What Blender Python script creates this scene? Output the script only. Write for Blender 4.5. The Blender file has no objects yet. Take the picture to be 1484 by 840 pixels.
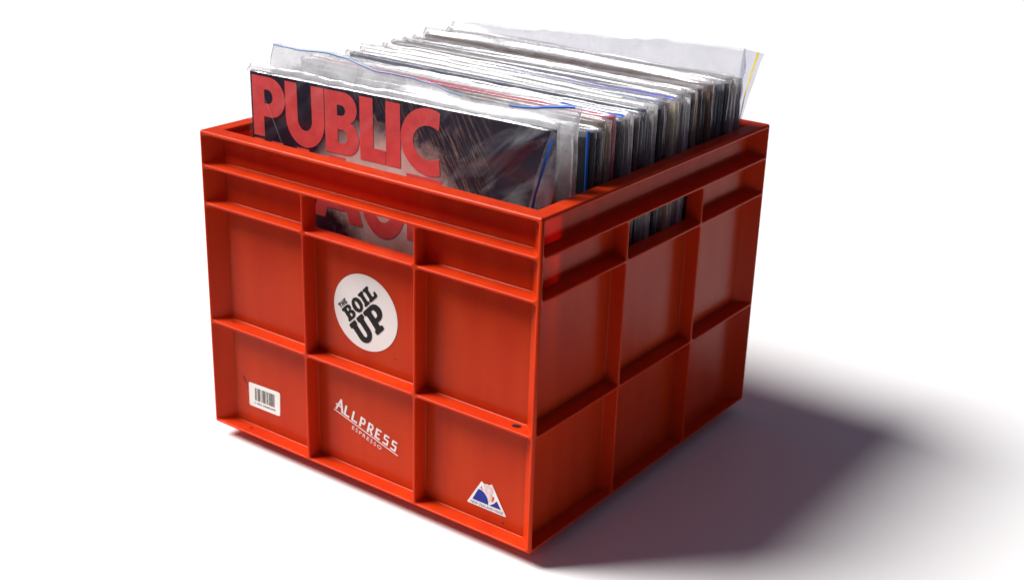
import bpy, bmesh, math, random
from mathutils import Vector, Matrix, noise
from mathutils.geometry import tessellate_polygon

# ------------------------------------------------------------------ camera, light, exposure
scene = bpy.context.scene
C = scene.collection

cam_data = bpy.data.cameras.new('camera')
cam = bpy.data.objects.new('camera', cam_data); C.objects.link(cam)
RIGHT = Vector((0.80441, 0.59335, 0.02936))
DOWN = Vector((0.24006, -0.27944, -0.92967))
FWD = Vector((-0.54341, 0.75488, -0.36722))
m = Matrix((RIGHT, -DOWN, -FWD)).transposed().to_4x4()
m.translation = Vector((0.86674, -0.74238, 0.57706))
cam.matrix_world = m
cam_data.sensor_width = 36.0
cam_data.lens = 36.0 * 1954.0 / 1484.0
cam_data.clip_start = 0.01; cam_data.clip_end = 200
cam_data.dof.use_dof = True
cam_data.dof.focus_distance = 1.02
cam_data.dof.aperture_fstop = 11.0
scene.camera = cam

world = bpy.data.worlds.new('World'); scene.world = world
world.use_nodes = True
wb = world.node_tree.nodes['Background']
wb.inputs['Color'].default_value = (0.76, 0.70, 1.0, 1)
wb.inputs['Strength'].default_value = 0.112


def area_lamp(name, loc, target, size, power, color):
    d = bpy.data.lights.new(name, 'AREA'); d.shape = 'DISK'; d.size = size
    d.energy = power; d.color = color
    o = bpy.data.objects.new(name, d); C.objects.link(o)
    o.location = loc
    o.rotation_euler = (Vector(target) - Vector(loc)).to_track_quat('-Z', 'Y').to_euler()
    return o


AZ = math.radians(-29); EL = math.radians(50); DIST = 22.0
ctr = Vector((0.18, 0.18, 0.1))
key_dir = Vector((-math.cos(AZ) * math.cos(EL), math.sin(AZ) * math.cos(EL), math.sin(EL)))
area_lamp('key_lamp', ctr + key_dir * DIST, ctr, 10.4, 9500, (1.0, 0.98, 0.955))

scene.view_settings.view_transform = 'Standard'
scene.view_settings.look = 'None'
scene.view_settings.exposure = 0.0
scene.view_settings.gamma = 1.0
scene.view_settings.use_curve_mapping = False
scene.cycles.max_bounces = 14
scene.cycles.diffuse_bounces = 5
scene.cycles.glossy_bounces = 5
scene.cycles.transmission_bounces = 8
scene.cycles.transparent_max_bounces = 40
scene.cycles.use_denoising = True

# ------------------------------------------------------------------ materials


def new_mat(name):
    mt = bpy.data.materials.new(name); mt.use_nodes = True
    nt = mt.node_tree
    return mt, nt, nt.nodes['Principled BSDF'], nt.nodes['Material Output']


def N(nt, kind, **kw):
    n = nt.nodes.new(kind)
    for k, v in kw.items():
        if k.startswith('i_'):
            n.inputs[k[2:].replace('_', ' ')].default_value = v
        else:
            setattr(n, k, v)
    return n


def ramp(nt, stops, src):
    r = nt.nodes.new('ShaderNodeValToRGB')
    e = r.color_ramp.elements
    while len(e) < len(stops): e.new(0.5)
    for k, (p, c) in enumerate(stops):
        e[k].position = p; e[k].color = (*c, 1) if len(c) == 3 else c
    nt.links.new(src, r.inputs['Fac'])
    return r


def simple_mat(name, col, rough=0.6, spec=0.5, bump=0.0, bscale=200, vary=0.0, vscale=30):
    mt, nt, p, out = new_mat(name)
    p.inputs['Base Color'].default_value = (*col, 1)
    p.inputs['Roughness'].default_value = rough
    p.inputs['Specular IOR Level'].default_value = spec
    tc = N(nt, 'ShaderNodeTexCoord')
    if vary:
        nz = N(nt, 'ShaderNodeTexNoise', i_Scale=vscale, i_Detail=5.0)
        nt.links.new(tc.outputs['Object'], nz.inputs['Vector'])
        lo = tuple(c * (1 - vary) for c in col); hi = tuple(min(1, c * (1 + vary)) for c in col)
        r = ramp(nt, [(0.3, lo), (0.7, hi)], nz.outputs['Fac'])
        nt.links.new(r.outputs['Color'], p.inputs['Base Color'])
    if bump:
        nz = N(nt, 'ShaderNodeTexNoise', i_Scale=bscale, i_Detail=4.0)
        nt.links.new(tc.outputs['Object'], nz.inputs['Vector'])
        b = N(nt, 'ShaderNodeBump', i_Strength=bump, i_Distance=0.001)
        nt.links.new(nz.outputs['Fac'], b.inputs['Height'])
        nt.links.new(b.outputs['Normal'], p.inputs['Normal'])
    return mt


def plastic_mat(name, sss, scale):
    mt, nt, p, out = new_mat(name)
    tc = N(nt, 'ShaderNodeTexCoord')
    mp = N(nt, 'ShaderNodeMapping'); mp.inputs['Scale'].default_value = (60, 60, 5)
    nt.links.new(tc.outputs['Object'], mp.inputs['Vector'])
    st = N(nt, 'ShaderNodeTexNoise', i_Scale=1.0, i_Detail=4.0)
    nt.links.new(mp.outputs['Vector'], st.inputs['Vector'])
    cl = N(nt, 'ShaderNodeTexNoise', i_Scale=14.0, i_Detail=6.0)
    nt.links.new(tc.outputs['Object'], cl.inputs['Vector'])
    mx = N(nt, 'ShaderNodeMix', data_type='FLOAT'); mx.inputs[0].default_value = 0.5
    nt.links.new(st.outputs['Fac'], mx.inputs[2]); nt.links.new(cl.outputs['Fac'], mx.inputs[3])
    r = ramp(nt, [(0.3, (0.49, 0.025, 0.006)), (0.7, (0.60, 0.046, 0.007))], mx.outputs[0])
    nt.links.new(r.outputs['Color'], p.inputs['Base Color'])
    # scuffs raise the roughness in patches
    sc = N(nt, 'ShaderNodeTexNoise', i_Scale=90.0, i_Detail=8.0, i_Roughness=0.7)
    nt.links.new(tc.outputs['Object'], sc.inputs['Vector'])
    rr = ramp(nt, [(0.35, (0.20,) * 3), (0.75, (0.27,) * 3)], sc.outputs['Fac'])
    nt.links.new(rr.outputs['Color'], p.inputs['Roughness'])
    p.inputs['Specular IOR Level'].default_value = 0.08
    p.inputs['Subsurface Weight'].default_value = sss
    p.inputs['Subsurface Radius'].default_value = (1.0, 0.16, 0.05)
    p.inputs['Subsurface Scale'].default_value = scale
    b = N(nt, 'ShaderNodeBump', i_Strength=0.12, i_Distance=0.0006)
    fine = N(nt, 'ShaderNodeTexNoise', i_Scale=420.0, i_Detail=3.0)
    nt.links.new(tc.outputs['Object'], fine.inputs['Vector'])
    nt.links.new(fine.outputs['Fac'], b.inputs['Height'])
    nt.links.new(b.outputs['Normal'], p.inputs['Normal'])
    return mt


def film_mat(name, haze, tint=(0.93, 0.94, 0.97), rough=0.28, clear=(0.97, 0.97, 0.98), patches=None):
    """thin clear plastic film: mostly see-through, a little milky, glossy"""
    mt, nt, p, out = new_mat(name)
    nt.nodes.remove(p)
    tr = N(nt, 'ShaderNodeBsdfTransparent'); tr.inputs['Color'].default_value = (*clear, 1)
    df = N(nt, 'ShaderNodeBsdfDiffuse'); df.inputs['Color'].default_value = (*tint, 1)
    tl = N(nt, 'ShaderNodeBsdfTranslucent'); tl.inputs['Color'].default_value = (*tint, 1)
    gl = N(nt, 'ShaderNodeBsdfGlossy'); gl.inputs['Roughness'].default_value = rough
    milk = N(nt, 'ShaderNodeMixShader'); milk.inputs[0].default_value = 0.4
    nt.links.new(df.outputs[0], milk.inputs[1]); nt.links.new(tl.outputs[0], milk.inputs[2])
    tc = N(nt, 'ShaderNodeTexCoord')
    nz = N(nt, 'ShaderNodeTexNoise', i_Scale=45.0, i_Detail=6.0, i_Distortion=1.2)
    nt.links.new(tc.outputs['Object'], nz.inputs['Vector'])
    r = ramp(nt, [(0.35, (haze * 0.5,) * 3), (0.75, (min(1, haze * 1.6),) * 3)], nz.outputs['Fac'])
    if patches:      # white glare put into the film's haze as dusty patches along a diagonal
        mp = N(nt, 'ShaderNodeMapping'); mp.inputs['Rotation'].default_value = (0, math.radians(38), 0)
        nt.links.new(tc.outputs['Object'], mp.inputs['Vector'])
        m3 = N(nt, 'ShaderNodeMapping'); m3.inputs['Scale'].default_value = (11, 11, 42)
        nt.links.new(mp.outputs['Vector'], m3.inputs['Vector'])
        nt.links.new(m3.outputs['Vector'], nz.inputs['Vector'])
        nz.inputs['Scale'].default_value = 1.0
        e = r.color_ramp.elements
        e[0].position = 0.50; e[0].color = (haze,) * 3 + (1,)
        e[1].position = 0.74; e[1].color = (patches,) * 3 + (1,)
        sx = N(nt, 'ShaderNodeSeparateXYZ'); nt.links.new(tc.outputs['Object'], sx.inputs[0])
        mr = N(nt, 'ShaderNodeMapRange'); mr.inputs['From Min'].default_value = -0.02; mr.inputs['From Max'].default_value = 0.10
        mr.inputs['To Min'].default_value = 0.25
        nt.links.new(sx.outputs['X'], mr.inputs['Value'])
        mu = N(nt, 'ShaderNodeMath', operation='MULTIPLY')
        nt.links.new(r.outputs['Color'], mu.inputs[0]); nt.links.new(mr.outputs[0], mu.inputs[1])
        r = mu
    m1 = N(nt, 'ShaderNodeMixShader')
    nt.links.new(r.outputs[0], m1.inputs[0])
    nt.links.new(tr.outputs[0], m1.inputs[1]); nt.links.new(milk.outputs[0], m1.inputs[2])
    lw = N(nt, 'ShaderNodeLayerWeight', i_Blend=0.5)
    pw = N(nt, 'ShaderNodeMath', operation='POWER'); pw.inputs[1].default_value = 5.0
    nt.links.new(lw.outputs['Facing'], pw.inputs[0])
    fr = N(nt, 'ShaderNodeMath', operation='MULTIPLY_ADD'); fr.inputs[1].default_value = 0.85; fr.inputs[2].default_value = 0.06
    nt.links.new(pw.outputs[0], fr.inputs[0])
    b = N(nt, 'ShaderNodeBump', i_Strength=0.3, i_Distance=0.002)
    n2 = N(nt, 'ShaderNodeTexNoise', i_Scale=28.0, i_Detail=3.0, i_Distortion=1.5)
    nt.links.new(tc.outputs['Object'], n2.inputs['Vector'])
    nt.links.new(n2.outputs['Fac'], b.inputs['Height'])
    nt.links.new(b.outputs['Normal'], gl.inputs['Normal'])
    m2 = N(nt, 'ShaderNodeMixShader')
    nt.links.new(fr.outputs[0], m2.inputs[0])
    nt.links.new(m1.outputs[0], m2.inputs[1]); nt.links.new(gl.outputs[0], m2.inputs[2])
    nt.links.new(m2.outputs[0], out.inputs['Surface'])
    return mt


def artwork_mat():
    """front cover picture: near-black ground, a pale patch of skin, strands of hair"""
    mt, nt, p, out = new_mat('cover_artwork')
    L = nt.links.new
    tc = N(nt, 'ShaderNodeTexCoord')
    xyz = N(nt, 'ShaderNodeSeparateXYZ'); L(tc.outputs['Object'], xyz.inputs[0])

    def math_(op, a, b=None, clamp=False):
        n = N(nt, 'ShaderNodeMath', operation=op); n.use_clamp = clamp
        for k, v in enumerate((a, b)):
            if v is None: continue
            if isinstance(v, (int, float)): n.inputs[k].default_value = v
            else: L(v, n.inputs[k])
        return n.outputs[0]
    X, Z = xyz.outputs['X'], xyz.outputs['Z']
    wob = N(nt, 'ShaderNodeTexNoise', i_Scale=38.0, i_Detail=6.0, i_Roughness=0.7)
    L(tc.outputs['Object'], wob.inputs['Vector'])
    w = math_('MULTIPLY', math_('SUBTRACT', wob.outputs['Fac'], 0.5), 0.05)

    def blob(cx, cz, rx, rz, soft=0.25):
        dx = math_('DIVIDE', math_('SUBTRACT', math_('ADD', X, w), cx), rx)
        dz = math_('DIVIDE', math_('SUBTRACT', math_('ADD', Z, w), cz), rz)
        d = math_('SQRT', math_('ADD', math_('MULTIPLY', dx, dx), math_('MULTIPLY', dz, dz)))
        mr = N(nt, 'ShaderNodeMapRange'); mr.inputs['From Min'].default_value = 1 + soft
        mr.inputs['From Max'].default_value = 1 - soft
        L(d, mr.inputs['Value'])
        return mr.outputs[0]
    skin = math_('MAXIMUM', blob(-0.006, 0.240, 0.066, 0.046), blob(0.03, 0.205, 0.07, 0.035))
    # hair: noise stretched along a diagonal
    rot = N(nt, 'ShaderNodeMapping'); rot.inputs['Rotation'].default_value = (0, math.radians(-58), 0)
    rot.inputs['Scale'].default_value = (1, 1, 1)
    L(tc.outputs['Object'], rot.inputs['Vector'])
    sc = N(nt, 'ShaderNodeMapping'); sc.inputs['Scale'].default_value = (35, 35, 650)
    L(rot.outputs['Vector'], sc.inputs['Vector'])
    hn = N(nt, 'ShaderNodeTexNoise', i_Scale=1.0, i_Detail=3.0, i_Roughness=0.7, i_Distortion=0.6)
    L(sc.outputs['Vector'], hn.inputs['Vector'])
    strands = ramp(nt, [(0.52, (0, 0, 0)), (0.68, (1, 1, 1))], hn.outputs['Fac'])
    hair_zone = math_('MAXIMUM', blob(0.062, 0.275, 0.032, 0.045, 0.5), blob(0.0, 0.305, 0.045, 0.025, 0.5))
    hair = math_('MULTIPLY', strands.outputs['Color'], hair_zone)
    base = ramp(nt, [(0.3, (0.006, 0.004, 0.012)), (0.8, (0.024, 0.016, 0.042))], wob.outputs['Fac'])
    skinc = ramp(nt, [(0.3, (0.72, 0.42, 0.36)), (0.75, (0.92, 0.74, 0.67))], wob.outputs['Fac'])
    m1 = N(nt, 'ShaderNodeMix', data_type='RGBA'); L(skin, m1.inputs[0])
    L(base.outputs['Color'], m1.inputs[6]); L(skinc.outputs['Color'], m1.inputs[7])
    m2 = N(nt, 'ShaderNodeMix', data_type='RGBA'); L(hair, m2.inputs[0])
    L(m1.outputs[2], m2.inputs[6]); m2.inputs[7].default_value = (0.38, 0.22, 0.15, 1)
    L(m2.outputs[2], p.inputs['Base Color'])
    p.inputs['Roughness'].default_value = 0.5
    p.inputs['Specular IOR Level'].default_value = 0.2
    return mt


PLASTIC = plastic_mat('crate_plastic', 0.30, 0.005)
THIN_PLASTIC = plastic_mat('thin_crate_plastic', 0.75, 0.014)   # the panels are thin enough to let light through
FILM = film_mat('clear_film', 0.06)
FILM_FLAP = film_mat('flap_film', 0.13, tint=(0.78, 0.78, 0.83), clear=(0.89, 0.89, 0.92))
FILM_CLEAR = film_mat('very_clear_film', 0.03, rough=0.22, patches=0.36)
FILM_MILKY = film_mat('milky_film', 0.5)
FILM_TOP = film_mat('folded_film', 0.24, tint=(0.80, 0.80, 0.84), rough=0.16)  # milkier than the sleeve body: glare along the tops put into the haze
FILM_SOFT = film_mat('soft_flap_film', 0.26, tint=(0.90, 0.90, 0.93))
FILM_LOOSE = film_mat('loose_flap_film', 0.16, tint=(0.70, 0.70, 0.80), clear=(0.70, 0.70, 0.77))
ART = artwork_mat()
RED_INK = simple_mat('red_ink', (0.95, 0.095, 0.09), 0.5, 0.2, vary=0.12, vscale=120)
WHITE_CARD = simple_mat('white_card', (0.80, 0.79, 0.77), 0.7, bump=0.1)
PAPER = simple_mat('inner_paper', (0.62, 0.58, 0.50), 0.8, bump=0.1, vary=0.1)
STICKER = simple_mat('sticker_vinyl', (0.80, 0.72, 0.68), 0.4, vary=0.03)
STICKER_W = simple_mat('sticker_paper', (0.82, 0.79, 0.74), 0.5, vary=0.04)
BLACK_INK = simple_mat('black_ink', (0.010, 0.006, 0.006), 0.45, 0.2)
WHITE_INK = simple_mat('white_ink', (0.80, 0.70, 0.68), 0.5)
BLUE_INK = simple_mat('blue_ink', (0.010, 0.025, 0.27), 0.45, 0.2)
RED2 = simple_mat('red_print', (0.75, 0.03, 0.02), 0.45)
PINK_TORN = simple_mat('torn_paper', (0.72, 0.55, 0.55), 0.8, bump=0.6, bscale=600, vary=0.2, vscale=300)
SCUFF = simple_mat('dark_scuff', (0.018, 0.014, 0.018), 0.6, 0.2)
STRIP = {
    'blue': simple_mat('strip_blue', (0.015, 0.11, 0.50), 0.4),
    'teal': simple_mat('strip_teal', (0.015, 0.16, 0.36), 0.4),
    'violet': simple_mat('strip_violet', (0.07, 0.08, 0.50), 0.4),
    'pale blue': simple_mat('strip_pale_blue', (0.20, 0.34, 0.66), 0.4),
    'yellow': simple_mat('strip_yellow', (0.75, 0.60, 0.02), 0.4),
    'white': simple_mat('strip_white', (0.75, 0.76, 0.78), 0.4),
}

fl, nt, p, _ = new_mat('white_floor')
p.inputs['Base Color'].default_value = (0.86, 0.86, 0.86, 1)
p.inputs['Roughness'].default_value = 0.55
p.inputs['Specular IOR Level'].default_value = 0.25
FLOOR = fl

# ------------------------------------------------------------------ mesh helpers


class MB:
    """collects vertices (merged by position) and faces into one mesh"""

    def __init__(self, merge=True):
        self.v, self.f, self.k, self.merge = [], [], {}, merge

    def vert(self, co):
        key = (round(co[0], 6), round(co[1], 6), round(co[2], 6))
        if self.merge and key in self.k: return self.k[key]
        self.v.append(tuple(co)); self.k[key] = len(self.v) - 1
        return len(self.v) - 1

    def face(self, *cos):
        ids = [self.vert(c) for c in cos]
        out = []
        for i in ids:
            if i not in out: out.append(i)
        if len(out) >= 3: self.f.append(out)

    def strip(self, A, B, closed=True):
        n = len(A)
        for i in range(n if closed else n - 1):
            j = (i + 1) % n
            self.face(A[i], A[j], B[j], B[i])

    def mesh(self, name, mat, smooth=True):
        me = bpy.data.meshes.new(name)
        me.from_pydata(self.v, [], self.f); me.validate()
        bm = bmesh.new(); bm.from_mesh(me)
        bmesh.ops.recalc_face_normals(bm, faces=bm.faces)
        bm.to_mesh(me); bm.free()
        if smooth:
            for poly in me.polygons: poly.use_smooth = True
        me.materials.append(mat)
        return me


def link(name, me, parent=None):
    o = bpy.data.objects.new(name, me); C.objects.link(o)
    if parent is not None: o.parent = parent
    return o


def thing(name, label, cat, loc=(0, 0, 0), group=None):
    o = bpy.data.objects.new(name, None); C.objects.link(o)
    o.empty_display_size = 0.05
    o.location = loc; o['label'] = label; o['category'] = cat
    if group: o['group'] = group
    return o


def wn(o):
    md = o.modifiers.new('wn', 'WEIGHTED_NORMAL'); md.keep_sharp = True; md.weight = 90
    return o


def box_mesh(name, x0, x1, y0, y1, z0, z1, mat, bev=0.0, seg=2):
    bm = bmesh.new()
    bmesh.ops.create_cube(bm, size=1)
    for v in bm.verts:
        v.co = Vector((x0 + (v.co.x + .5) * (x1 - x0), y0 + (v.co.y + .5) * (y1 - y0), z0 + (v.co.z + .5) * (z1 - z0)))
    if bev:
        bmesh.ops.bevel(bm, geom=bm.edges[:], offset=bev, segments=seg, profile=0.6, affect='EDGES')
    me = bpy.data.meshes.new(name); bm.to_mesh(me); bm.free()
    for poly in me.polygons: poly.use_smooth = True
    me.materials.append(mat)
    return me


# ------------------------------------------------------------------ floor
GAP = 0.0120          # the crate's rim of ribs hangs this far above the floor
mb = MB()
mb.face((-3.6, -0.33, -GAP), (0.84, -0.33, -GAP), (0.84, 4.2, -GAP), (-3.6, 4.2, -GAP))
floor = link('floor', mb.mesh('floor', FLOOR, False)); floor['kind'] = 'structure'

# ------------------------------------------------------------------ the crate
W = 0.3572; HW = W / 2; H = 0.2761
ROWS = [0.0022, 0.1012, 0.2108, 0.2447, H - 0.0022]     # rib centre heights
COLS = [-HW, -HW + 0.1192, -HW + 0.2390, HW]
RT = 0.0013            # half rib thickness at the front
OUT = 0.0130; WALL = 0.0022; INN = OUT + WALL
crate = thing('plastic_crate', 'red plastic stacking crate packed with record albums, with stickers on its front',
              'crate', (HW, HW, -GAP))
OFF = Vector((0, 0, GAP))   # children are built in crate-centred coordinates with z = 0 at the lower rib


def fp(s, d, z): return (s, -HW + d, z)       # face coordinates -> front wall


def rrect(s0, s1, z0, z1, r, n=5):
    pts = []
    for cx, cz, a0 in ((s1 - r, z0 + r, -90), (s1 - r, z1 - r, 0), (s0 + r, z1 - r, 90), (s0 + r, z0 + r, 180)):
        for k in range(n + 1):
            a = math.radians(a0 + 90 * k / n)
            pts.append((cx + r * math.cos(a), cz + r * math.sin(a)))
    return pts


def cells():
    out = []
    for r in range(4):
        z0, z1 = ROWS[r] + RT, ROWS[r + 1] - RT
        if r == 3: spans = [(0, 3)]
        else: spans = [(0, 1), (1, 2), (2, 3)]
        for a, b in spans:
            out.append((a, b, r, COLS[a] + (0.0034 if a == 0 else RT), COLS[b] - (0.0034 if b == 3 else RT), z0, z1))
    return out


def build_wall():
    mb = MB(); c = 0.0020; bv = 0.0011
    holes = []
    for a, b, r, s0, s1, z0, z1 in cells():
        hole = (r == 2 and a == 1)
        rc = 0.0028
        def loop(grow, d, la=0.0, lb=0.0, rad=rc):
            return [fp(s, d, z) for s, z in rrect(s0 - grow + la, s1 + grow - lb, z0 - grow, z1 + grow, max(0.0008, rad + grow))]
        A = loop(bv, 0); B = loop(bv * 0.5, bv * 0.134); B2 = loop(bv * 0.134, bv * 0.5); Cc = loop(0, bv)
        holes.append(A)
        mb.strip(A, B); mb.strip(B, B2); mb.strip(B2, Cc)
        end = INN - 0.0006 if hole else OUT - 0.0010
        dl = (end - 0.0016) if a == 0 else 0.0
        dr = (end - 0.0016) if b == 3 else 0.0
        dr_ = 0.00045
        D = loop(-dr_, end, dl, dr)
        mid = [tuple((Vector(p) + Vector(q)) / 2) for p, q in zip(Cc, D)]
        mb.strip(Cc, mid); mb.strip(mid, D)
        if hole:
            E = loop(-dr_ + 0.0006, INN + 0.0001)
            mb.strip(D, E)
        else:
            E1 = loop(-dr_ - 0.0003, OUT - 0.0003, dl + 0.0006 * (a == 0), dr + 0.0006 * (b == 3))
            E = loop(-dr_ - 0.0010, OUT + 0.00015, dl + 0.001 * (a == 0), dr + 0.001 * (b == 3))
            mb.strip(D, E1); mb.strip(E1, E)
    outer = [fp(-HW + c, 0, c), fp(HW - c, 0, c), fp(HW - c, 0, H - c), fp(-HW + c, 0, H - c)]
    polys = [[Vector(p) for p in outer]] + [[Vector(p) for p in h[::-1]] for h in holes]
    flat = [p for poly in polys for p in poly]
    for t in tessellate_polygon(polys): mb.face(*[tuple(flat[i]) for i in t])
    # vertical corner chamfers, top rim and underside
    for sg in (-1, 1):
        s1, s2 = sg * (HW - c), sg * (HW - c * 0.36)
        mb.face(fp(s1, 0, c), fp(s2, c * 0.36, c), fp(s2, c * 0.36, H - c), fp(s1, 0, H - c))
        mb.face(fp(s1, 0, H - c), fp(s2, c * 0.36, H - c), fp(sg * (HW - c), c, H))
        mb.face(fp(s1, 0, c), fp(s2, c * 0.36, c), fp(sg * (HW - c), c, 0))
    def prof(pts):
        for (d0, z0, e0), (d1, z1, e1) in zip(pts, pts[1:]):
            nn = 12
            for k in range(nn):
                t0, t1 = -1 + 2 * k / nn, -1 + 2 * (k + 1) / nn
                mb.face(fp(t0 * (HW - e0), d0, z0), fp(t1 * (HW - e0), d0, z0), fp(t1 * (HW - e1), d1, z1), fp(t0 * (HW - e1), d1, z1))
    ri = INN + 0.0003
    prof([(0, H - c, c), (c * 0.3, H - c * 0.3, c * 0.75), (c, H, c), (ri - 0.002, H, ri - 0.002), (ri - 0.0006, H - 0.0006, ri - 0.0006),
          (ri, H - 0.002, ri), (ri, H - 0.006, ri)])
    prof([(0, c, c), (c, 0, c), (OUT + 0.001, 0, OUT + 0.001)])
    return mb.mesh('side_wall', PLASTIC)


def panel_mesh(a, b, r):
    """one recessed panel slab between the ribs"""
    s0 = COLS[a] + 0.0001; s1 = COLS[b] - 0.0001
    z0 = ROWS[r] + 0.0001 if r else 0.0006; z1 = ROWS[r + 1] - 0.0001 if r < 3 else H - 0.0016
    mb = MB()
    def q(d):
        l = s0 + d if a == 0 else s0
        rr_ = s1 - d if b == 3 else s1
        return [fp(l, d, z0), fp(rr_, d, z0), fp(rr_, d, z1), fp(l, d, z1)]
    F, Bk = q(OUT), q(INN)
    mb.face(*F); mb.face(*Bk); mb.strip(F, Bk)
    return mb.mesh('panel', THIN_PLASTIC, False)


wall_me = build_wall()
panel_mes = [panel_mesh(a, b, r) for a, b, r, *_ in cells() if not (r == 2 and a == 1)]
walls = []
for k in range(4):
    w = wn(link('side_wall', wall_me, crate)); w.location = OFF; w.rotation_euler = (0, 0, k * math.pi / 2)
    walls.append(w)
    for me in panel_mes: link('panel', me, w)
base = link('base', box_mesh('base', -HW + 0.017, HW - 0.017, -HW + 0.017, HW - 0.017, 0.0, GAP + 0.005, PLASTIC, 0.002), crate)
front = walls[0]

# ------------------------------------------------------------------ flat lettering helper


def arc(cx, cy, rx, ry, a0, a1, n=14):
    return [(cx + rx * math.cos(math.radians(a0 + (a1 - a0) * k / n)), cy + ry * math.sin(math.radians(a0 + (a1 - a0) * k / n)))
            for k in range(n + 1)]


def chaikin(pts, q=0.16):
    out = []
    n = len(pts)
    for i in range(n):
        p, r = pts[i], pts[(i + 1) % n]
        out.append((p[0] + (r[0] - p[0]) * q, p[1] + (r[1] - p[1]) * q))
        out.append((r[0] + (p[0] - r[0]) * q, r[1] + (p[1] - r[1]) * q))
    return out


def poly_faces(mb, contours, place, layer=0):
    """contours[0] is the outline, the rest are holes; place maps 2-D -> 3-D"""
    polys = [[Vector((x, y, 0)) for x, y in c] for c in contours]
    flat = [p for c in contours for p in c]
    for t in tessellate_polygon(polys):
        mb.face(*[place(flat[i][0], flat[i][1], layer) for i in t])


def stroke(pts, w):
    """a polyline as quads of width w"""
    out = []
    for (x0, y0), (x1, y1) in zip(pts, pts[1:]):
        L = math.hypot(x1 - x0, y1 - y0) or 1e-9
        nx, ny = -(y1 - y0) / L * w / 2, (x1 - x0) / L * w / 2
        out.append([(x0 + nx, y0 + ny), (x0 - nx, y0 - ny), (x1 - nx, y1 - ny), (x1 + nx, y1 + ny)])
    return out


def text_mesh(body, size, spacing=1.0):
    cu = bpy.data.curves.new('t', 'FONT'); cu.body = body; cu.size = size; cu.space_character = spacing
    cu.resolution_u = 3
    o = bpy.data.objects.new('t', cu); C.objects.link(o)
    dg = bpy.context.evaluated_depsgraph_get()
    me = bpy.data.meshes.new_from_object(o.evaluated_get(dg))
    v = [tuple(p.co) for p in me.vertices]; f = [tuple(p.vertices) for p in me.polygons]
    bpy.data.objects.remove(o); bpy.data.curves.remove(cu); bpy.data.meshes.remove(me)
    return v, f


def on_front(x, z, h):
    """world-ish crate coordinates (x from the crate's left end) -> wall local, h above the panel"""
    return (x - HW, -HW + OUT - h, z)


def rotated(ox, oz, ang, h0, dh=0.00003):
    ca, sa = math.cos(ang), math.sin(ang)
    return lambda x, y, layer=0: on_front(ox + x * ca - y * sa, oz + x * sa + y * ca, h0 + layer * dh)


def flat_part(name, parent, fill, mat):
    mb = MB(); fill(mb)
    me = bpy.data.meshes.new(name); me.from_pydata(mb.v, [], mb.f); me.materials.append(mat)
    # face outwards
    bm = bmesh.new(); bm.from_mesh(me)
    for f in bm.faces:
        if f.normal.y > 0: f.normal_flip()
    bm.to_mesh(me); bm.free()
    return link(name, me, parent)


def slab_part(name, parent, contour, place0, place1, mat):
    """a thin solid of one outline: front at place1, back at place0"""
    mb = MB()
    A = [place0(x, y) for x, y in contour]; B = [place1(x, y) for x, y in contour]
    poly_faces(mb, [contour], lambda x, y, l: place1(x, y))
    mb.strip(A, B)
    return link(name, mb.mesh(name, mat, False), parent)


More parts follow.
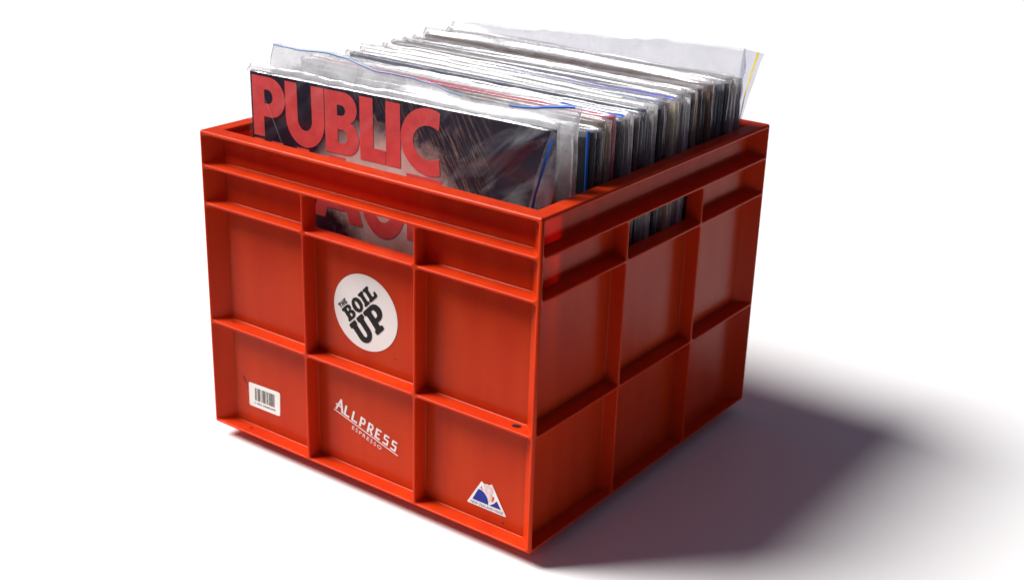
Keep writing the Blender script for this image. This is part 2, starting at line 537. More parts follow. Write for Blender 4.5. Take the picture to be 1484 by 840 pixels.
# --- round sticker
CX, CZ, CR = 0.1763, 0.1516, 0.0347
flatpos = lambda h: (lambda x, y, layer=0: on_front(x, y, h + layer * 0.00003))
circ = arc(CX, CZ, CR, CR * 0.955, 0, 360 * 71 / 72, 71)
st = slab_part('sticker', front, circ, flatpos(0.00002), flatpos(0.00025), STICKER)
st['label'] = 'round cream sticker reading THE BOIL UP'
SERIF = {
    'I': (.50, [[(0, 0), (.50, 0), (.50, .17), (.40, .20), (.40, .80), (.50, .83), (.50, 1), (0, 1), (0, .83), (.10, .80), (.10, .20), (0, .17)]]),
    'L': (.80, [[(0, 0), (.80, 0), (.80, .40), (.64, .40), (.57, .20), (.40, .20), (.40, .80), (.52, .83), (.52, 1), (0, 1), (0, .83), (.10, .80), (.10, .20), (0, .17)]]),
    'U': (.92, [[(0, 1), (0, .83), (.09, .80), (.09, .36)] + arc(.46, .36, .37, .36, 180, 360) +
                [(.83, .80), (.92, .83), (.92, 1), (.50, 1), (.50, .83), (.56, .80), (.56, .36)] + arc(.46, .36, .10, .15, 0, -180, 8) +
                [(.36, .80), (.42, .83), (.42, 1)]]),
    'P': (.92, [[(0, 0), (.52, 0), (.52, .17), (.40, .20), (.40, .34), (.52, .34)] + arc(.54, .67, .36, .33, -90, 90) +
                [(0, 1), (0, .83), (.10, .80), (.10, .20), (0, .17)],
                [(.40, .52), (.50, .52)] + arc(.50, .67, .10, .15, -90, 90, 8) + [(.40, .82)]]),
    'B': (.86, [[(0, 0), (.52, 0)] + arc(.54, .28, .31, .28, -90, 70) + arc(.50, .76, .30, .24, -70, 90) +
                [(0, 1), (0, .83), (.10, .80), (.10, .20), (0, .17)],
                [(.40, .17), (.48, .17)] + arc(.48, .29, .09, .12, -90, 90, 8) + [(.40, .41)],
                [(.40, .60), (.47, .60)] + arc(.47, .71, .08, .11, -90, 90, 8) + [(.40, .82)]]),
    'O': (.86, [arc(.43, .5, .43, .52, 0, 345, 23), arc(.43, .5, .12, .30, 0, 345, 23)]),
    'T': (.7, [[(.22, 0), (.48, 0), (.48, .78), (.60, .78), (.60, .62), (.70, .62), (.70, 1), (0, 1), (0, .62), (.10, .62), (.10, .78), (.22, .78)]]),
    'H': (.76, [[(0, 0), (.28, 0), (.28, .40), (.48, .40), (.48, 0), (.76, 0), (.76, 1), (.48, 1), (.48, .60), (.28, .60), (.28, 1), (0, 1)]]),
    'E': (.66, [[(0, 0), (.66, 0), (.66, .3), (.52, .3), (.52, .2), (.28, .2), (.28, .4), (.5, .4), (.5, .6), (.28, .6), (.28, .8), (.5, .8), (.5, .7), (.64, .7), (.64, 1), (0, 1)]]),
}


def word(mb, txt, x0, x1, y0, h, place, gap=.05):
    tot = sum(SERIF[c][0] for c in txt) + gap * (len(txt) - 1)
    k = (x1 - x0) / tot; x = x0
    for c in txt:
        w, cont = SERIF[c]
        cs = [chaikin(cc) for cc in cont]
        poly_faces(mb, [[(x + px * k, y0 + py * h) for px, py in cc] for cc in cs], place)
        x += (w + gap) * k


E45 = math.radians(44.5)
def boil(mb):
    ca, sa = math.cos(E45), math.sin(E45)
    def place(x, y, layer=0):   # x along the text, y across, both measured from the origin of the wall
        return on_front(x * ca - y * sa, x * sa + y * ca, 0.0005)
    word(mb, 'BOIL', 0.2105, 0.2548, -0.0122, 0.0126, place, .04)
    word(mb, 'UP', 0.2082, 0.2500, -0.0362, 0.0226, place, .05)
    word(mb, 'THE', 0.2105, 0.2212, 0.0012, 0.0046, place, .12)
flat_part('lettering', st, boil, BLACK_INK)

# --- barcode label
bc_pts = [(0.0335, 0.0460), (0.0333, 0.0230), (0.0722, 0.0234), (0.0732, 0.0470)]
def quad_map(q):
    (ax, ay), (bx, by), (cx, cy), (dx, dy) = q   # TL, BL, BR, TR
    def f(u, v):
        tx, ty = ax + (dx - ax) * u, ay + (dy - ay) * u
        lx, ly = bx + (cx - bx) * u, by + (cy - by) * u
        return (lx + (tx - lx) * v, ly + (ty - ly) * v)
    return f
qm = quad_map(bc_pts)
bc_out = [qm(u, v) for u, v in rrect(0, 1, 0, 1, 0.06, 4)]
lab = slab_part('barcode_label', front, bc_out, flatpos(0.00002), flatpos(0.00022), STICKER_W)
lab['label'] = 'small white barcode label'
def bars(mb):
    random.seed(5)
    u = 0.20
    while u < 0.82:
        wd = random.choice((.010, .012, .022, .032))
        poly_faces(mb, [[qm(u, .30), qm(u + wd, .30), qm(u + wd, .84), qm(u, .84)]], flatpos(0.0004))
        u += wd + random.choice((.012, .014, .020, .032))
    u = 0.18                       # the line of tiny, unreadable figures under the bars
    while u < 0.84:
        poly_faces(mb, [[qm(u, .15), qm(u + .022, .15), qm(u + .022, .215), qm(u, .215)]], flatpos(0.0004))
        u += random.choice((.038, .040, .044, .075))
flat_part('bars', lab, bars, BLACK_INK)

# --- printed coffee name
AL = math.atan2(0.0335 - 0.0541, 0.2120 - 0.1402)
def allpress(mb):
    pl = rotated(0.1400, 0.0538, AL, 0.0002)
    h = 0.0118; lay = [0]
    def put(strokes, x, s=1.0, w=0.0021, hh=h):
        for pts, ww in strokes:
            for qd in stroke([(x + px * hh * s, py * hh) for px, py in pts], ww * w):
                poly_faces(mb, [qd], pl, lay[0] % 7); lay[0] += 1
    Lh = 0.0100
    A = [([(.08, 0), (.38, 1.02)], .9), ([(.34, 1.02), (.74, 0)], 1.1), ([(-.02, .42), (.5, .42)], .7)]
    Ls = [([(.16, 0), (.16, 1)], 1.1), ([(.05, .09), (.72, .09)], .9), ([(.70, .0), (.70, .22)], .6)]
    P_ = [([(.16, 0), (.16, 1)], 1.1), ([(.04, .92), (.55, .92)], .8), ([(.50, .97), (.66, .72)], .9), ([(.66, .8), (.56, .42)], .9), ([(.60, .45), (.3, .45)], .8)]
    R__ = P_ + [([(.38, .45), (.74, 0)], 1.0)]
    E_ = [([(.16, 0), (.16, 1)], 1.1), ([(.04, .92), (.68, .92)], .8), ([(.16, .52), (.56, .52)], .8), ([(.04, .09), (.70, .09)], .9)]
    S_ = [([(.68, .92), (.2, .92)], .8), ([(.17, .97), (.17, .52)], .9), ([(.12, .54), (.66, .54)], .8), ([(.62, .58), (.62, .04)], .9), ([(.66, .09), (.06, .09)], .8)]
    put(A, 0.0002)
    xs = 0.0098; step = 0.00925
    for k, g in enumerate((Ls, Ls, P_, R__, E_, S_, S_)):
        put(g, xs + k * step * 0.985, 0.92, 0.0019, Lh)
    for qd in stroke([(-0.0006, -0.0016), (0.0742, -0.0016)], 0.0009): poly_faces(mb, [qd], pl)
    v, f = text_mesh('ESPRESSO', 0.0052, 1.35)
    mx = max(p[0] for p in v)
    for fc in f: mb.face(*[pl(0.0218 + 0.0345 * v[i][0] / mx, -0.0078 + v[i][1], 0) for i in fc])
pr_ = flat_part('printed_lettering', front, allpress, WHITE_INK)
pr_['label'] = 'white printed lettering reading ALLPRESS ESPRESSO'

# --- triangular sticker
tri = [(0.2991, 0.0396), (0.3005, 0.0388), (0.3020, 0.0380), (0.3046, 0.0388), (0.3063, 0.0384), (0.3085, 0.0397), (0.3096, 0.0404),
       (0.3168, 0.0285), (0.3240, 0.0168), (0.3236, 0.0160), (0.3050, 0.0160), (0.2860, 0.0160), (0.2853, 0.0168)]
ts = slab_part('sticker', front, tri, flatpos(0.00002), flatpos(0.00028), STICKER_W)
ts['label'] = 'torn white triangular sticker reading NEW ZEALAND MADE'
def tri_blue(mb):
    F = flatpos(0.0005)
    poly_faces(mb, [[(0.2905, 0.0208), (0.3066, 0.0208)] + arc(0.2978, 0.0214, 0.0086, 0.0105, 0, 90, 8) + [(0.2962, 0.0318)]], F)
    poly_faces(mb, [[(0.3076, 0.0208), (0.3192, 0.0208), (0.3148, 0.0272), (0.3122, 0.0240)]], F)
    poly_faces(mb, [[(0.2984, 0.0336), (0.2998, 0.0340), (0.2996, 0.0358)]], F)
    v, f = text_mesh('NEW ZEALAND MADE', 0.0036, 1.05)
    mx = max(p[0] for p in v)
    for fc in f: mb.face(*[F(0.2888 + 0.0326 * v[i][0] / mx, 0.0171 + v[i][1] * 0.92) for i in fc])
flat_part('blue_print', ts, tri_blue, BLUE_INK)
def tri_red(mb):
    F = flatpos(0.0005)
    poly_faces(mb, [[(0.3096, 0.0245), (0.3108, 0.0250), (0.3122, 0.0276), (0.3122, 0.0298), (0.3108, 0.0306), (0.3101, 0.0280)]], F)
    poly_faces(mb, [[(0.2982, 0.0330), (0.3002, 0.0334), (0.3018, 0.0324), (0.2995, 0.0326)]], F)
flat_part('red_print', ts, tri_red, RED2)
def tri_torn(mb):
    poly_faces(mb, [[(0.3012, 0.0374), (0.3040, 0.0382), (0.3064, 0.0378), (0.3088, 0.0391), (0.3112, 0.0345), (0.3098, 0.0312), (0.3090, 0.0268), (0.3072, 0.0232), (0.3062, 0.0270), (0.3030, 0.0328)]], flatpos(0.0005))
flat_part('torn_patch', ts, tri_torn, PINK_TORN)

# --- dark scuffs on the front
def blobby(cx, cz, rx, rz, ang, seed):
    random.seed(seed); pts = []
    for k in range(14):
        a = 2 * math.pi * k / 14; q = random.uniform(.7, 1.2)
        x, y = rx * q * math.cos(a), rz * q * math.sin(a)
        pts.append((cx + x * math.cos(ang) - y * math.sin(ang), cz + x * math.sin(ang) + y * math.cos(ang)))
    return pts
for args in ((0.1085, 0.1132, .0036, .0011, -1.05, 1), (0.0283, 0.0470, .0040, .0008, -1.0, 2), (0.0318, 0.0395, .0013, .0004, -1.2, 5),
             (0.3215, 0.0098, .0007, .0012, 0.2, 3), (0.2085, 0.1195, .0016, .0004, 0.3, 4), (0.1990, 0.0600, .0008, .0006, 0, 6),
             (0.3005, 0.0660, .0040, .00018, -1.25, 7), (0.2660, 0.0760, .003, .00014, 1.3, 8), (0.0880, 0.1900, .0022, .00018, 1.2, 9)):
    flat_part('scuff', front, lambda mb: poly_faces(mb, [blobby(*args)], flatpos(0.00015)), SCUFF)
for x, d, z, rx, ry, sd in ((0.3352, 0.0072, ROWS[1] + RT + 0.0009, .0038, .0024, 11), (0.0405, 0.0070, ROWS[0] + RT + 0.0009, .0014, .0010, 12),
                            (0.0225, 0.008, ROWS[1] + RT + 0.0009, .0012, .001, 13)):     # on the upper faces of two ribs
    flat_part('chip', front, lambda mb: poly_faces(mb, [blobby(x, d, rx, ry, .2, sd)], lambda a, b, l: (a - HW, -HW + b, z)), SCUFF)

# ------------------------------------------------------------------ record albums
BASEZ = 0.0056            # top of the crate's base, in floor = -GAP world coordinates


def nz(x, y, z): return noise.noise(Vector((x, y, z)))


def sheet_solid(name, x0, x1, z0, z1, yf, yb, mat, nx=10, nzz=8, round_r=0.0):
    """closed slab: yf(x,z) front surface, yb(x,z) back surface"""
    mb = MB()
    xs = [x0 + (x1 - x0) * k / nx for k in range(nx + 1)]; zs = [z0 + (z1 - z0) * k / nzz for k in range(nzz + 1)]
    def fv(i, j): return (xs[i], yf(xs[i], zs[j]), zs[j])
    def bv(i, j): return (xs[i], yb(xs[i], zs[j]), zs[j])
    for i in range(nx):
        for j in range(nzz):
            mb.face(fv(i, j), fv(i + 1, j), fv(i + 1, j + 1), fv(i, j + 1))
            mb.face(bv(i, j), bv(i, j + 1), bv(i + 1, j + 1), bv(i + 1, j))
    for j in range(nzz):
        mb.face(fv(0, j), fv(0, j + 1), bv(0, j + 1), bv(0, j)); mb.face(fv(nx, j), bv(nx, j), bv(nx, j + 1), fv(nx, j + 1))
    for i in range(nx):
        mb.face(fv(i, 0), bv(i, 0), bv(i + 1, 0), fv(i + 1, 0)); mb.face(fv(i, nzz), fv(i + 1, nzz), bv(i + 1, nzz), bv(i, nzz))
    return mb.mesh(name, mat, False)


CARD = {}
def card_mat(name, col):
    if name not in CARD: CARD[name] = simple_mat('card_' + name.replace(' ', '_'), col, 0.55, vary=0.25, vscale=160, bump=0.15, bscale=500)
    return CARD[name]


class Sleeve:
    """clear plastic outer sleeve round an album, in album-local coordinates (x centred, y centred, z from the base)"""

    def __init__(self, hw, t, h, over, lean, seed, crumple=1.0, xr=0.004, xl=0.003, droop=0.0, puff=0.0, pinch=0.8, ripple=0.0):
        self.hw, self.t, self.h, self.over, self.lean, self.seed = hw, t, h, over, lean, seed
        self.ripple = ripple
        self.cr, self.xr, self.xl, self.droop, self.puff, self.pinch = crumple, xr, xl, droop, puff, pinch

    def pt(self, u, side, f):
        """u in 0..1 along x, side -1 front / +1 back, f: 0..1 up the album, 1..2 over its top edge"""
        x = -self.hw - self.xl + u * (2 * self.hw + self.xl + self.xr)
        e = self.t / 2 + 0.0007
        top = max(0.0, f - 1)
        body = min(f, 1)
        ov = self.over(u) if callable(self.over) else self.over
        edge = max(0, 1 - min(u, 1 - u) / 0.03)
        y = side * e * (1 - 0.75 * edge ** 2)
        topn = max(0.0, (body - 0.8) / 0.2)
        s = top * top * (3 - 2 * top)
        wave = nz(u * 6 + self.seed, side * 0.4, self.seed * 1.7) * 0.5 + nz(u * 17, self.seed, side) * 0.25
        y = y * (1 - self.pinch * s) + s * (self.lean + wave * 0.0045 * self.cr)
        y += side * self.puff * math.sin(math.pi * min(1, max(0, u))) * topn * (1 - 0.6 * top)
        z = body * self.h + top * (ov + wave * 0.0030 * self.cr)
        near = min(1, edge + 0.25)
        a = self.cr * (0.0003 + 0.0007 * topn * near)
        y += side * a * (0.5 + nz(x * 60, z * 60 + self.seed, side * 3.1)) + side * 0.0004 * topn
        if self.ripple and side < 0:
            X0, Z0, X1, Z1 = self.hw + 0.001, self.h + 0.001, 0.045, self.h - 0.058
            L2 = math.hypot(X1 - X0, Z1 - Z0); tx, tz = (X1 - X0) / L2, (Z1 - Z0) / L2
            al = (x - X0) * tx + (z - Z0) * tz; pe = (x - X0) * tz - (z - Z0) * tx
            wd = 0.003 + 0.10 * max(0, al)
            y -= 0.0042 * min(1, max(0, al / 0.02)) * max(0, 1 - al / (L2 * 1.15)) * math.exp(-(pe / wd) ** 2)
        y += side * self.ripple * (0.6 + nz(x * 19 + 3, z * 23, self.seed) + 0.5 * nz(x * 41, z * 37, self.seed + 5)) * (1 - top)
        x += a * nz(z * 70, self.seed * 2.3, u * 9) * 1.5
        z += top * a * nz(x * 80, 3.3, self.seed) * 1.5
        return (x, y, z)

    def build(self, mat, name='plastic_sleeve', rows=None):
        us = [0, .012, .03] + [.03 + .94 * k / 30 for k in range(1, 30)] + [.97, .988, 1]
        fs = [0, .3, .6, .78, .84, .88, .91, .935, .955, .97, .985, 1.0, 1.2, 1.4, 1.6, 1.8, 2.0]
        if self.ripple: us = sorted(set(us + [k / 140 for k in range(141)])); fs = sorted(set(fs + [.7 + .3 * k / 44 for k in range(44)]))
        if rows: fs = [f for f in fs if rows[0] <= f <= rows[1]]
        mb = MB()
        for i in range(len(fs) - 1):
            A = [self.pt(u, -1, fs[i]) for u in us] + [self.pt(u, 1, fs[i]) for u in us[::-1]]
            B = [self.pt(u, -1, fs[i + 1]) for u in us] + [self.pt(u, 1, fs[i + 1]) for u in us[::-1]]
            mb.strip(A, B)
        return mb.mesh(name, mat)

    def strip(self, u0, u1, f0, f1, mat, side=-1, nn=30, lift=0.0006):
        """a coloured ribbon lying on the sleeve between (u0,u1) and (f0,f1)"""
        mb = MB(); A, B, A2, B2 = [], [], [], []
        vertical = abs(u1 - u0) < abs(f1 - f0) * .3
        for k in range(nn + 1):
            t = k / nn
            if vertical: a, b = self.pt(u0, side, f0 + (f1 - f0) * t), self.pt(u1, side, f0 + (f1 - f0) * t)
            else: a, b = self.pt(u0 + (u1 - u0) * t, side, f0), self.pt(u0 + (u1 - u0) * t, side, f1)
            A.append((a[0], a[1] + side * lift, a[2] + lift)); B.append((b[0], b[1] + side * lift, b[2] + lift))
            A2.append((a[0], a[1] + side * lift * .5, a[2] + lift * .5)); B2.append((b[0], b[1] + side * lift * .5, b[2] + lift * .5))
        mb.strip(A, B, False); mb.strip(A2, B2, False); mb.strip(A, A2, False); mb.strip(B, B2, False)
        return mb.mesh('seal_strip', mat)


HWA = 0.1575       # half width of a 12-inch jacket
GROUP = 'record albums filed in the crate'


def album(y, t, colname, col, label, xc=0.1835, h=0.3150, tilt=0.0, yaw=0.0, roll=0.0, open_edge=True, inner=(0.62, 0.58, 0.50), hw=HWA):
    r = thing('record_album', label, 'record album', (xc, y, BASEZ), GROUP)
    r.rotation_euler = (tilt, roll, yaw)
    cm = card_mat(colname, col)
    sd = y * 91.7
    bow = lambda x, z: 0.0004 * nz(x * 9, z * 9, sd) * (z / h)
    b = 0.0008
    if open_edge and t > 0.0026:
        # a folded card: two boards joined along the left, the paper sleeve and disc between them set back from the open edge
        pin = lambda x: 0.0
        mb_objs = sheet_solid('jacket', -hw, hw, 0, h, lambda x, z: -t / 2 + bow(x, z), lambda x, z: -t / 2 + b + bow(x, z), cm)
        j = link('jacket', mb_objs, r)
        link('back_board', sheet_solid('back_board', -hw, hw, 0, h, lambda x, z: t / 2 - b + bow(x, z), lambda x, z: t / 2 + bow(x, z), cm), j)
        link('spine', sheet_solid('spine', -hw, -hw + 0.0012, 0.0002, h - 0.0002, lambda x, z: -t / 2 + b + bow(x, z), lambda x, z: t / 2 - b + bow(x, z), cm, 1, 8), j)
        random.seed(int(sd * 100))
        back = random.uniform(0.002, 0.007); up = random.uniform(0.001, 0.004)
        link('inner_sleeve', sheet_solid('inner_sleeve', -hw + 0.002, hw - back, 0.0005, h - up, lambda x, z: -t / 2 + b + 0.0004 + bow(x, z), lambda x, z: t / 2 - b - 0.0004 + bow(x, z),
                                         card_mat('inner %.2f %.2f %.2f' % inner, inner)), r)
    else:
        j = link('jacket', sheet_solid('jacket', -hw, hw, 0, h, lambda x, z: -t / 2 * (1 - 0.5 * max(0, (abs(x) - hw + .004) / .004) ** 2) + bow(x, z),
                                       lambda x, z: t / 2 * (1 - 0.5 * max(0, (abs(x) - hw + .004) / .004) ** 2) + bow(x, z), cm, 60), r)
    return r, j


# ---- front album, PUBLIC lettering
FY = 0.0440
front_alb, fj = album(FY, 0.0040, 'black', (0.012, 0.011, 0.016), 'front record album with big red PUBLIC lettering in a clear sleeve',
                      xc=0.1822, h=0.3165, roll=math.radians(-0.7), open_edge=False)
front_alb.location.z = BASEZ + 0.0035
hA = 0.3165
mb = MB(); e = 0.0004
nxx = 20
art_y = -0.0020 - 0.0006
mb.face((-HWA + e, art_y, .001), (HWA - e, art_y, .001), (HWA - e, art_y, hA - e), (-HWA + e, art_y, hA - e))
art = link('artwork', mb.mesh('artwork', ART, False), fj); art['label'] = 'dark cover picture with pale skin and strands of hair'
AX, AZ0 = 0.1822, BASEZ + 0.0035      # world offset of the album's local axes


def cover_letters(mb):
    def pl(x, y, layer=0): return (x - AX, art_y - 0.0003, y - AZ0)
    def add(*cont): poly_faces(mb, [list(c) for c in cont], pl)
    T, Bt = 0.3226, 0.2704; h = T - Bt
    def Y(f): return T - f * h          # f: fraction down from the top
    # P
    x = 0.0272
    add([(x, Bt), (x + .0130, Bt), (x + .0130, Y(.66)), (x + .021, Y(.66))] + arc(x + .021, (T + Y(.66)) / 2, .0178, (T - Y(.66)) / 2, -90, 90, 16) + [(x, T)],
        [(x + .0145, Y(.44)), (x + .019, Y(.44))] + arc(x + .019, (Y(.44) + Y(.21)) / 2, .0052, (Y(.21) - Y(.44)) / 2, -90, 90, 10) + [(x + .0145, Y(.21))])
    # U
    x = 0.0664; w = .0445; r = w / 2
    add([(x, T)] + arc(x + r, Bt + .0225, r, .0238, 180, 360, 20) + [(x + w, T), (x + w - .0145, T)] +
        arc(x + r, Bt + .0225, r - .0140, .0095, 0, -180, 12) + [(x + .0138, T)])
    # B
    x = 0.1117
    add([(x, Bt), (x + .022, Bt)] + arc(x + .0225, Bt + .0145, .0150, .0145, -90, 68, 12) + arc(x + .0215, T - .0132, .0140, .0132, -62, 90, 12) + [(x, T)],
        [(x + .0140, Y(.82)), (x + .019, Y(.82))] + arc(x + .019, (Y(.82) + Y(.60)) / 2, .0055, (Y(.60) - Y(.82)) / 2, -90, 90, 8) + [(x + .0140, Y(.60))],
        [(x + .0138, Y(.38)), (x + .018, Y(.38))] + arc(x + .018, (Y(.38) + Y(.21)) / 2, .0048, (Y(.21) - Y(.38)) / 2, -90, 90, 8) + [(x + .0138, Y(.21))])
    # L
    x = 0.1502
    add([(x, Bt), (x + .0272, Bt), (x + .0272, Bt + .0115), (x + .0142, Bt + .0115), (x + .0142, T), (x, T)])
    # I
    x = 0.1779
    add([(x, Bt), (x + .0152, Bt), (x + .0152, T), (x, T)])
    # C
    x = 0.1934; cx = x + .0285; cz = (T + Bt) / 2
    add(arc(cx, cz, .0285, .0272, 66, 294, 30) + arc(cx + .0005, cz - .0005, .0162, .0138, 308, 52, 24))
    # second line, cut off by the crate's rim
    T2, B2 = 0.2680, 0.2125
    add([(.0272, B2), (.0395, B2), (.0395, T2), (.0272, T2)])
    xx = 0.0480; ww = .0445; rr = ww / 2
    add([(xx, T2)] + arc(xx + rr, B2 + .0225, rr, .0230, 180, 360, 20) + [(xx + ww, T2), (xx + ww - .0145, T2)] +
        arc(xx + rr, B2 + .0225, rr - .0140, .0095, 0, -180, 12) + [(xx + .0138, T2)])
    add([(.0945, B2), (.1085, B2), (.1115, B2 + .0095), (.1330, B2 + .0095), (.1362, B2), (.1510, B2), (.1330, T2), (.1150, T2)],
        [(.1148, B2 + .0200), (.1298, B2 + .0200), (.1232, B2 + .0400)])
    add(arc(.1735, .2360, .0235, .0285, 0, 352, 44), arc(.1735, .2360, .0105, .0150, 0, 345, 23))
    add([(.1990, B2), (.2350, B2), (.2350, B2 + .011), (.2135, B2 + .011), (.2135, B2 + .0205), (.2300, B2 + .0205), (.2300, B2 + .0310), (.2135, B2 + .0310),
         (.2135, T2 - .011), (.2350, T2 - .011), (.2350, T2), (.1990, T2)])
lt = flat_part('lettering', fj, cover_letters, RED_INK); lt['label'] = 'large red cover lettering reading PUBLIC'
sl = Sleeve(HWA, 0.0054, hA, lambda u: 0.0050, 0.0035, 3.1, crumple=0.8, xr=0.0012, xl=0.004, pinch=0.9, ripple=0.0007)
fs_ = link('plastic_sleeve', sl.build(FILM_CLEAR, rows=(0, 1.0)), front_alb)
link('top_fold', sl.build(FILM_TOP, 'top_fold', rows=(1.0, 2)), fs_)
# the sleeve's open flap at the right, folded forward, with its blue seal
def flap_pt(u, v):
    """u 0..1 from the fold to the loose edge, v 0..1 from bottom to top (album local)"""
    top = Vector((HWA - 0.0012 + u * 0.0105, -0.0052 + u * 0.0060, 0.3170 - u * 0.004))
    bot = Vector((HWA - 0.0175 + u * 0.0145, -0.0160 + u * 0.0055, 0.2350))
    p_ = bot.lerp(top, v)
    p_.y += -0.0035 * math.sin(math.pi * v) * (1 - u) + 0.0010 * nz(u * 4, v * 7, 2.2)
    p_.x += 0.0012 * nz(u * 3 + 5, v * 6, 8.2)
    return tuple(p_)
mb = MB()
for i in range(10):
    for j in range(18):
        mb.face(flap_pt(i / 10, j / 18), flap_pt((i + 1) / 10, j / 18), flap_pt((i + 1) / 10, (j + 1) / 18), flap_pt(i / 10, (j + 1) / 18))
link('flap', mb.mesh('flap', FILM_SOFT), fs_)
mb = MB()
A = [(lambda q: (q[0], q[1] - .0005, q[2]))(flap_pt(.16, j / 18)) for j in range(18)]; B = [(lambda q: (q[0], q[1] - .0005, q[2]))(flap_pt(.28, j / 18)) for j in range(18)]
mb.strip(A, B, False)
link('seal_strip', mb.mesh('seal_strip', STRIP['blue']), fs_)

mb = MB(); A, B = [], []
for k in range(21):
    t = k / 20; xx_ = 0.0335 + 0.0330 * t ** 0.85; zz_ = 0.3185 - 0.060 * t; wv = 0.0002 + 0.0011 * math.sin(math.pi * min(1, t * .8 + .1))
    A.append((xx_ - AX - wv / 2, art_y - 0.0016, zz_ - AZ0)); B.append((xx_ - AX + wv / 2, art_y - 0.0022, zz_ - AZ0))
mb.strip(A, B, False)
link('crease', mb.mesh('crease', FILM_MILKY), fs_)

# ---- second album: its sleeve stands open above the jacket
a2, _ = album(0.0660, 0.0060, 'pale grey', (0.55, 0.54, 0.52), 'record album right behind the PUBLIC album, its loose sleeve standing open',
              xc=0.1815, h=0.3150, yaw=math.radians(-0.3))
def over2(u):
    pts = [(0, .0215), (.22, .0235), (.42, .019), (.6, .0135), (.72, .0105), (.84, .0125), (.95, .0185), (1.0, .0190)]
    for (u0, v0), (u1, v1) in zip(pts, pts[1:]):
        if u0 <= u <= u1:
            t = (u - u0) / (u1 - u0); t = t * t * (3 - 2 * t)
            return v0 + (v1 - v0) * t
    return pts[-1][1]
s2 = Sleeve(HWA, 0.0060, 0.3150, over2, 0.004, 7.7, crumple=1.2, xr=0.0012, xl=0.004, puff=0.0030, pinch=0.55)
so = link('plastic_sleeve', s2.build(FILM_MILKY), a2)
link('seal_strip', s2.strip(0.0, 0.66, 1.92, 1.97, STRIP['pale blue'], -1, 40), so)
link('seal_strip', s2.strip(0.80, 0.985, 1.86, 1.97, STRIP['blue'], -1, 20), so)

# ---- the rest of the row, front to back: thickness mm, card colour, open edge?, overhang mm, strip (colour, u0, u1, f0, f1)
K = {
    'brown': (0.16, 0.10, 0.07), 'black': (0.012, 0.011, 0.016), 'grey': (0.32, 0.30, 0.29), 'tan': (0.42, 0.30, 0.19), 'crimson': (0.46, 0.03, 0.07),
    'white': (0.74, 0.72, 0.69), 'navy': (0.02, 0.035, 0.09), 'dark red': (0.20, 0.02, 0.02), 'slate': (0.13, 0.16, 0.20), 'cream': (0.62, 0.55, 0.42),
    'dark brown': (0.06, 0.035, 0.025), 'charcoal': (0.05, 0.05, 0.055),
}
rowdef = [
    (5.0, 'black', 1, 2, ('blue', .982, .989, .75, 1.2)), (4.0, 'black', 0, 4, None), (6.5, 'brown', 1, 4, None), (5.5, 'tan', 1, 5, ('blue', .90, .99, 1.1, 1.6)),  # first card made black: shade of the gap in front put into its colour
    (6.0, 'crimson', 0, 4, None), (4.0, 'black', 0, 4, None), (6.5, 'grey', 1, 7, ('blue', .80, .985, 1.3, 1.75)), (6.0, 'white', 1, 4, None),
    (5.0, 'dark brown', 1, 4, None), (4.0, 'black', 0, 3, None), (4.0, 'navy', 0, 4, None), (7.0, 'grey', 1, 5, None), (6.0, 'white', 1, 8, ('white', .0, .9, 1.5, 1.7)),
    (5.5, 'charcoal', 1, 12, None), (4.5, 'black', 0, 5, ('teal', .62, .985, 1.0, 1.35)), (6.5, 'brown', 1, 4, None), (5.5, 'cream', 1, 4, None),
    (4.5, 'navy', 0, 4, ('violet', .42, .985, 1.1, 1.5)), (6.0, 'grey', 1, 6, None), (6.0, 'white', 1, 4, None), (4.0, 'black', 0, 4, None),
    (6.5, 'tan', 1, 5, None), (5.0, 'dark brown', 1, 4, None), (4.0, 'black', 0, 3, None), (6.0, 'brown', 1, 13, None), (4.5, 'dark red', 0, 4, None),
    (4.5, 'black', 0, 4, None), (6.5, 'slate', 1, 6, None), (5.0, 'charcoal', 1, 4, None), (6.0, 'grey', 1, 4, None), (5.0, 'white', 1, 4, None),
]
ORD = ['third', 'fourth', 'fifth', 'sixth', 'seventh', 'eighth', 'ninth', 'tenth', 'eleventh', 'twelfth', 'thirteenth', 'fourteenth', 'fifteenth', 'sixteenth',
       'seventeenth', 'eighteenth', 'nineteenth', 'twentieth', 'twenty-first', 'twenty-second', 'twenty-third', 'twenty-fourth', 'twenty-fifth', 'twenty-sixth',
       'twenty-seventh', 'twenty-eighth', 'twenty-ninth', 'thirtieth', 'thirty-first', 'thirty-second', 'thirty-third']
Y0, Y1 = 0.0885, 0.3190
tot = sum(r[0] for r in rowdef) / 1000 * 1.17
gap = (Y1 - Y0 - tot) / (len(rowdef) - 1)
y = Y0
rnd = random.Random(21)
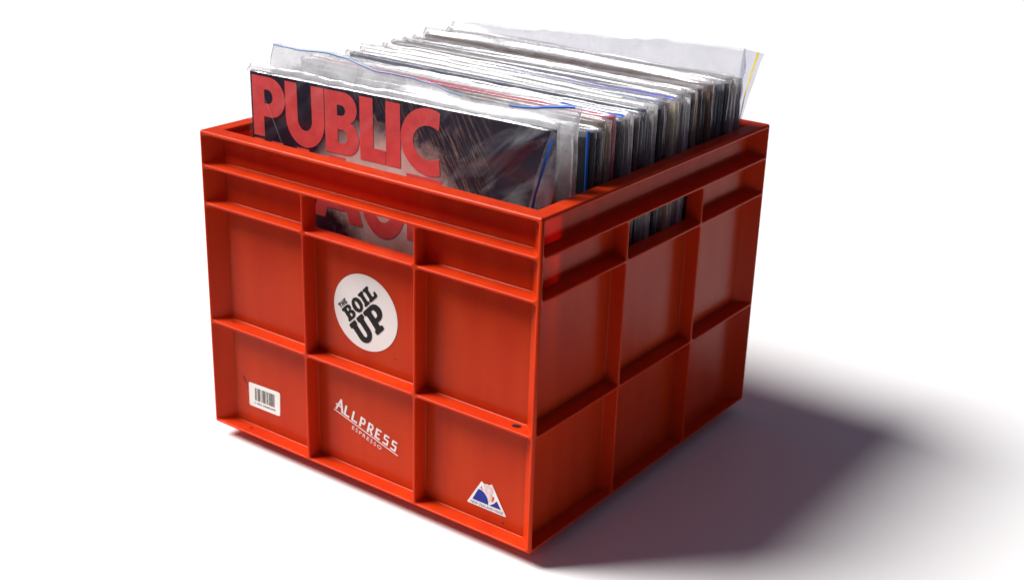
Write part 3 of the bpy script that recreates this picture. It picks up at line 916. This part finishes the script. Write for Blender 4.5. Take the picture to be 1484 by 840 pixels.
for i, (tmm, cn, op, ov, stp) in enumerate(rowdef):
    t = tmm / 1000 * 1.17
    yc = y + t / 2; y += t + gap
    hh = 0.3150 + rnd.uniform(-.0040, .0026)
    lab = '%s record album in clear sleeve, %s in the row from the PUBLIC album' % (cn, ORD[i])
    inner = rnd.choice([(0.62, 0.58, 0.50), (0.72, 0.71, 0.69), (0.40, 0.34, 0.27), (0.66, 0.62, 0.55)])
    xc = 0.1815 + rnd.uniform(-.0022, .0006)
    r, j = album(yc, t, cn, K[cn], lab, xc=xc, h=hh, tilt=math.radians(rnd.uniform(-.25, .25)), yaw=math.radians(rnd.uniform(-.12, .12)),
                 roll=math.radians(rnd.uniform(-.25, .25)), open_edge=bool(op), inner=inner)
    o0, ph = ov / 1000, rnd.uniform(0, 6)
    s = Sleeve(HWA, t, hh, (lambda u, o0=o0, ph=ph: o0 * (.6 + .3 * math.sin(u * 4.2 + ph))), rnd.uniform(-.001, .003), rnd.uniform(1, 90),
               crumple=rnd.uniform(.5, 1.0), xr=rnd.uniform(.0004, .0014), xl=rnd.uniform(.002, .006), pinch=rnd.uniform(.75, .95))
    so = link('plastic_sleeve', s.build(FILM, rows=(0, 0.985)), r)
    link('top_fold', s.build(FILM_TOP, 'top_fold', rows=(0.985, 2)), so)
    if stp: link('seal_strip', s.strip(*stp[1:], STRIP[stp[0]], -1), so)

# ---- last album: sleeve too wide, its resealable flap sticking out at the right with a yellow strip
al, _ = album(0.3260, 0.0050, 'pale grey', K['white'], 'hindmost record album, its tall sleeve flap with a yellow strip sticking out', xc=0.1815, h=0.3140)
sL = Sleeve(HWA, 0.0050, 0.3140, lambda u: 0.006 + 0.021 * u, 0.002, 44.0, crumple=1.9, xr=0.0015, xl=0.012, pinch=0.6)
so = link('plastic_sleeve', sL.build(FILM_FLAP), al)
def flapL(u, v):
    top = Vector((HWA + 0.0020 + u * 0.0215, -0.0040 - u * 0.003, 0.3415 - 0.001 * u))
    bot = Vector((HWA - 0.0010 + u * 0.0035, -0.0030, 0.2300))
    vv = v ** 1.0
    p_ = bot.lerp(top, vv)
    p_.y += 0.0012 * nz(u * 3, v * 6, 1.1) - 0.002 * math.sin(v * 3)
    p_.x += 0.0008 * nz(u * 2, v * 5, 4.4) - u * 0.004 * math.sin(math.pi * v)
    return tuple(p_)
mb = MB()
for i in range(8):
    for j in range(18):
        mb.face(flapL(i / 8, j / 18), flapL((i + 1) / 8, j / 18), flapL((i + 1) / 8, (j + 1) / 18), flapL(i / 8, (j + 1) / 18))
link('flap', mb.mesh('flap', FILM_LOOSE), so)
mb = MB()
A = [(lambda q: (q[0], q[1] - .0006, q[2]))(flapL(.66, j / 18)) for j in range(19)]; B = [(lambda q: (q[0], q[1] - .0006, q[2]))(flapL(.76, j / 18)) for j in range(19)]
mb.strip(A, B, False)
link('seal_strip', mb.mesh('seal_strip', STRIP['yellow']), so)
